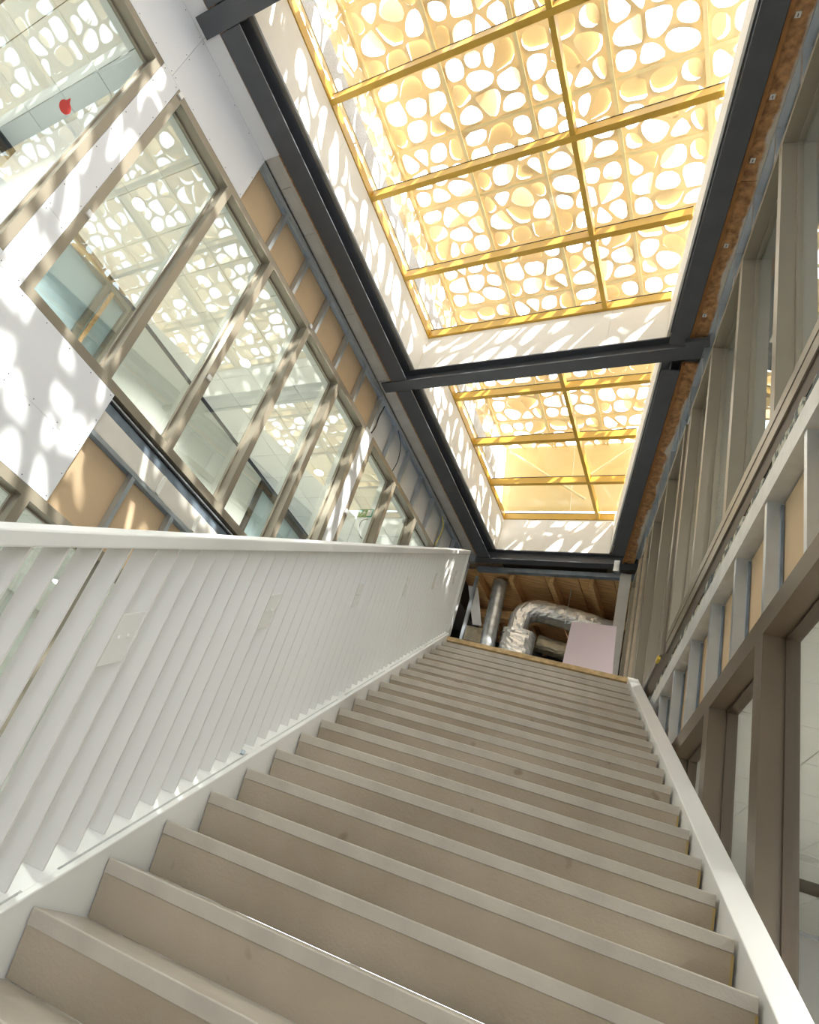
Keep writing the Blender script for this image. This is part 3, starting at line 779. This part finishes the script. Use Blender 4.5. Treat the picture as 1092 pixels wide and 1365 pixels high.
# foil wrapped duct with elbow (flattened section)
def oval(pts, a, b, k=30, crinkle=0.035):
    mb = MB(); pts = [Vector(p) for p in pts]; V = []
    fine = []
    for p, q in zip(pts[:-1], pts[1:]):
        m_ = max(1, int((q - p).length / 0.05)); fine += [p.lerp(q, t / m_) for t in range(m_)]
    pts = fine + [pts[-1]]
    for i, p in enumerate(pts):
        dd = (pts[min(i + 1, len(pts) - 1)] - pts[max(i - 1, 0)]).normalized()
        v = Vector((0, 1, 0)); u = dd.cross(v).normalized()
        for j in range(k):
            c_, s_ = math.cos(2 * math.pi * j / k), math.sin(2 * math.pi * j / k)
            q = 0.72; cu = math.copysign(abs(c_) ** q, c_); su = math.copysign(abs(s_) ** q, s_)
            wob = 1 + random.uniform(-crinkle, crinkle)
            V.append(p + u * cu * a * wob + v * su * b * wob)
    F_ = []
    for i in range(len(pts) - 1):
        for j in range(k):
            F_.append((i * k + j, i * k + (j + 1) % k, (i + 1) * k + (j + 1) % k, (i + 1) * k + j))
    F_.append(tuple(range(k - 1, -1, -1))); F_.append(tuple(range(len(V) - k, len(V))))
    return mb.add(V, F_)
fd = empty('foil_duct', (-0.58, 11.6, LAND), 'silver foil-wrapped duct elbow turning from the right down behind the stair top', 'duct')
arc = [(0.82, 11.5, 5.88), (0.6, 11.5, 5.91), (0.4, 11.5, 5.95), (0.1, 11.5, 5.99), (-0.2, 11.5, 6.01)]
for i in range(9):
    t = math.pi / 2 + math.pi / 2 * i / 8
    arc.append((-0.38 + 0.30 * math.cos(t), 11.5, 5.70 + 0.31 * math.sin(t)))
arc += [(-0.68, 11.5, 5.5)]
oval(arc, 0.17, 0.22).build('elbow', 'foil', fd)
for q in ((0.45, 5.94), (0.12, 5.985)):
    oval([(q[0] - 0.02, 11.5, q[1]), (q[0] + 0.02, 11.5, q[1] - 0.004)], 0.176, 0.226).build('foil_tape', 'foil', fd)
oval([(-0.64, 11.5, 5.5), (-0.64, 11.5, 5.0), (-0.64, 11.5, 4.4), (-0.64, 11.5, 3.9)], 0.28, 0.24).build('riser_duct', 'foil', fd)
oval([(-0.64, 11.5, 5.44), (-0.64, 11.5, 5.40)], 0.286, 0.246).build('foil_tape', 'foil', fd)
o = oval([(-0.34, 11.95, 5.62), (0.0, 11.95, 5.58), (0.7, 11.95, 5.52)], 0.14, 0.15).build('foil_duct', 'foilgold', None)
tag(o, 'dusty brownish foil duct running level below the silver elbow', 'duct')
o = box('foil_duct', 'foilgold', (-1.62, 11.9, 5.35), (-1.28, 12.3, 5.64)); tag(o, 'short dusty foil duct end left of the round duct', 'duct')
o = MB().add([(-1.68, 11.5, 6.25), (-1.5, 11.5, 6.25), (-1.28, 11.5, 5.5), (-1.44, 11.5, 5.5), (-1.68, 11.54, 6.25), (-1.5, 11.54, 6.25), (-1.28, 11.54, 5.5), (-1.44, 11.54, 5.5)],
             [(0, 3, 2, 1), (4, 5, 6, 7), (0, 1, 5, 4), (1, 2, 6, 5), (2, 3, 7, 6), (3, 0, 4, 7)]).build('sheathed_strut', 'greyboard'); tag(o, 'pale slanted board hanging in the left of the duct opening', 'board')
hr = MB().tube([(0.05, 11.25, 6.45), (0.05, 11.25, 5.75)], 0.006, 6).build('hanger_rod', 'zinc'); tag(hr, 'thin threaded rod holding up the silver foil duct', 'rod')
pk = MB().add([(0.07, 8.95, LAND), (0.72, 8.95, LAND), (0.66, 9.0, 4.72), (0.12, 9.0, 4.66), (0.07, 8.965, LAND), (0.72, 8.965, LAND), (0.66, 9.015, 4.72), (0.12, 9.015, 4.66)],
              [(3, 2, 1, 0), (4, 5, 6, 7), (0, 1, 5, 4), (1, 2, 6, 5), (2, 3, 7, 6), (3, 0, 4, 7)]).build('pink_board', 'pink')
tag(pk, 'offcut of pink fire-rated plasterboard leaning on the landing', 'board')
for i, (yy, lb_) in enumerate(((8.55, 'nearer tan timber batten standing on the landing by the right wall'), (9.1, 'farther tan timber batten standing on the landing by the right wall'))):
    o = box('timber_batten', 'dull_timber', (0.825, yy, LAND), (0.856, yy + 0.03, 5.9)); tag(o, lb_, 'batten')

# ------------------------------------------------------------------ small things
def downlight(n, s, z, label, F=FL, r=0.085, en=60):
    x, y, _ = F(n, s, z)
    root = empty('downlight', (x, y, z - 0.012), label, 'lamp', 'round recessed downlights')
    MB().tube([(x, y, z - 0.001), (x, y, z - 0.012)], r, 24).build('trim_ring', 'white', root)
    MB().tube([(x, y, z - 0.0125), (x, y, z - 0.0165)], r * 0.86, 24).build('diffuser', 'lamp', root)
    l = bpy.data.lights.new('downlight_glow', 'AREA'); l.shape = 'DISK'; l.size = 0.15; l.energy = en; l.spread = math.radians(120); l.color = (1, 0.96, 0.9)
    lo = bpy.data.objects.new('lamp_light', l); COL.objects.link(lo); lo.parent = root; lo.location = (0, 0, -0.02)
downlight(-5.77, 4.58, 5.90, 'round lit downlight seen through the third pane of the long left window')
downlight(-5.77, 6.90, 5.90, 'round lit downlight seen through the last pane of the long left window')
downlight(-5.77, 2.2, 5.90, 'added downlight brightening the room behind the first panes of the long left window')  # added, like the following two upper lamps, to light the rooms
downlight(-5.77, 9.2, 5.90, 'added downlight brightening the room behind the far left window')
downlight(-5.77, -0.2, 5.90, 'added downlight brightening the room behind the top left window')
downlight(-6.05, 4.0, 2.02, 'round lit downlight of the lower room glimpsed between balustrade fins')
downlight(-6.05, 1.6, 2.02, 'added downlight brightening the lower room behind the nearest fins')  # added to brighten the lower left room
downlight(2.6, 5.0, 2.10, 'added downlight brightening the lower right-hand room', F=FR, en=110)  # all right-hand room lamps are added to brighten those rooms
downlight(2.6, 2.4, 2.10, 'added downlight brightening the lower right-hand room nearest the camera', F=FR, en=110)
downlight(2.6, 4.4, 6.08, 'added downlight brightening the upper right-hand room', F=FR)
downlight(2.6, 8.0, 6.08, 'added downlight brightening the upper right-hand room by the far end', F=FR)
o = MB().tube([(2.29, 7.62, 2.0995), (2.29, 7.62, 2.09)], 0.11, 24).build('ceiling_speaker', 'track'); tag(o, 'round grey ceiling speaker in the tiled ceiling behind the lower right glazing', 'speaker')
# exit sign
FE = lambda n_, s_, z: LP(-5.03 + (s_ - 7.54) * 0.85, 7.42 - (n_ + 5.0), z)     # the sign faces along the hall
ex = empty('exit_sign', LP(-5.03, 7.42, 5.42), 'small green running-man exit sign in the room behind the far left window', 'sign')
box('sign_plate', 'exit', (-5.0, 7.40, 5.42), (-5.015, 7.68, 5.56), FE, ex)
g = MB(); nf = -4.9985
g.box((nf, 7.57, 5.435), (nf - 0.001, 7.66, 5.545), FE)
g.box((nf, 7.50, 5.515), (nf - 0.001, 7.52, 5.535), FE)
g.box((nf, 7.485, 5.475), (nf - 0.001, 7.515, 5.512), FE)
g.add([FE(nf, 7.49, 5.477), FE(nf, 7.455, 5.442), FE(nf, 7.468, 5.436), FE(nf, 7.503, 5.472)], [(0, 1, 2, 3)])
g.add([FE(nf, 7.50, 5.477), FE(nf, 7.53, 5.455), FE(nf, 7.525, 5.437), FE(nf, 7.513, 5.477)], [(0, 1, 2, 3)])
g.add([FE(nf, 7.515, 5.505), FE(nf, 7.548, 5.495), FE(nf, 7.545, 5.484), FE(nf, 7.512, 5.492)], [(0, 1, 2, 3)])
g.add([FE(nf, 7.415, 5.49), FE(nf, 7.44, 5.51), FE(nf, 7.44, 5.497), FE(nf, 7.46, 5.497), FE(nf, 7.46, 5.483), FE(nf, 7.44, 5.483), FE(nf, 7.44, 5.47)], [(0, 1, 2, 3, 4, 5, 6)])
g.build('pictogram', 'sign_white', ex)
# red drop-shaped sticker on the top left pane
pr = []
for k in range(18):
    a = 2 * math.pi * k / 18; rr_ = 0.055 * (1 + (0.75 if k == 5 else 0.0))
    pr.append((0.84 + rr_ * math.cos(a) * 0.95, 4.60 + rr_ * math.sin(a) * 1.15))
o = MB().prism(pr, NW - 0.108, NW - 0.111, lambda t, u, v: LP(t, u, v)).build('sticker', 'red')
tag(o, 'red drop-shaped sticker on the glass of the top left window', 'sticker')
def tagblock(s, z, label, dn=0.0, w_=0.05):
    o = box('corner_guard', 'white', (NW + 0.001, s - w_ / 2, z - w_ / 2), (NW + 0.02, s + w_ / 2, z + w_ / 2), FL); tag(o, label, 'tape', 'white tape tabs on the window frames')
tagblock(1.44, 4.03, 'white tape tab on the nearest upright of the long left window')
tagblock(3.24, 4.03, 'white tape tab halfway up the second mullion of the long left window')
tagblock(4.15, 5.82, 'white tape tab at the head of the long left window, by the third mullion', w_=0.04)
tagblock(1.42, 5.80, 'white tape tab on the top corner of the long left window, nearest end')
tagblock(6.17, 4.58, 'white tape tab on the nearest upright of the far left window', w_=0.06)
# cables
def cable(pts, r, m, label):
    P = []
    n = len(pts)
    for i in range(n - 1):
        p0 = Vector(pts[max(i - 1, 0)]); p1 = Vector(pts[i]); p2 = Vector(pts[i + 1]); p3 = Vector(pts[min(i + 2, n - 1)])
        for k in range(5):
            t = k / 5
            P.append(0.5 * ((2 * p1) + (-p0 + p2) * t + (2 * p0 - 5 * p1 + 4 * p2 - p3) * t * t + (-p0 + 3 * p1 - 3 * p2 + p3) * t ** 3))
    P.append(Vector(pts[-1]))
    o = MB().tube(P, r, 6).build('cable', m, smooth=True); tag(o, label, 'cable'); return o
cable([LP(NW - 0.02, 6.68, 6.46), LP(NW - 0.015, 6.86, 6.35), LP(NW - 0.01, 6.93, 6.1), LP(NW - 0.02, 6.90, 5.87)], 0.007, 'black', 'thin black cable hanging in the open studs above the far left window')
cable([LP(NW - 0.02, 6.15, 6.44), LP(NW - 0.01, 6.1, 6.2), LP(NW - 0.02, 6.12, 6.02), LP(NW - 0.02, 6.08, 5.87)], 0.010, 'black', 'bent black cable above the corner of the far left window')
cable([LP(NW - 0.02, 8.8, 6.45), LP(NW - 0.01, 8.93, 6.3), LP(NW - 0.02, 8.86, 5.9)], 0.013, 'yellowhose', 'yellow flexible tube in the open studs near the far end of the left wall')
cable([LP(-4.99, 7.46, 5.40), LP(-5.0, 7.36, 5.30), LP(-5.0, 7.34, 5.18), LP(-5.0, 7.42, 5.08), LP(-5.0, 7.52, 5.08)], 0.008, 'black', 'dark cable loop hanging beside the green exit sign')
# fixing clips on the right chipboard
for i, yy in enumerate((2.2, 2.75, 3.3, 3.8, 4.6, 5.4)):
    nm = ('first', 'second', 'third', 'fourth', 'fifth', 'sixth')[i]
    root = empty('fixing_clip', (0.775, yy, 6.54), 'small square metal clip, %s from the picture top, under the right chipboard strip' % nm, 'clip', 'metal clips under the chipboard')
    box('clip_plate', 'track', (0.757, yy - 0.02, 6.541), (0.793, yy + 0.02, 6.549), WP, root)
    box('slot', 'gasket', (0.772, yy - 0.010, 6.5395), (0.778, yy + 0.012, 6.5409), WP, root)

o = MB().box((0.835, 6.42, 3.125), (0.858, 6.52, 3.15)).box((0.835, 6.42, 3.15), (0.842, 6.52, 3.165)).build('spacer_block', pmat('yellow_plastic', (0.85, 0.62, 0.05), 0.4))
tag(o, 'small yellow plastic spacer on the right wall just above the top of the white stringer', 'spacer')
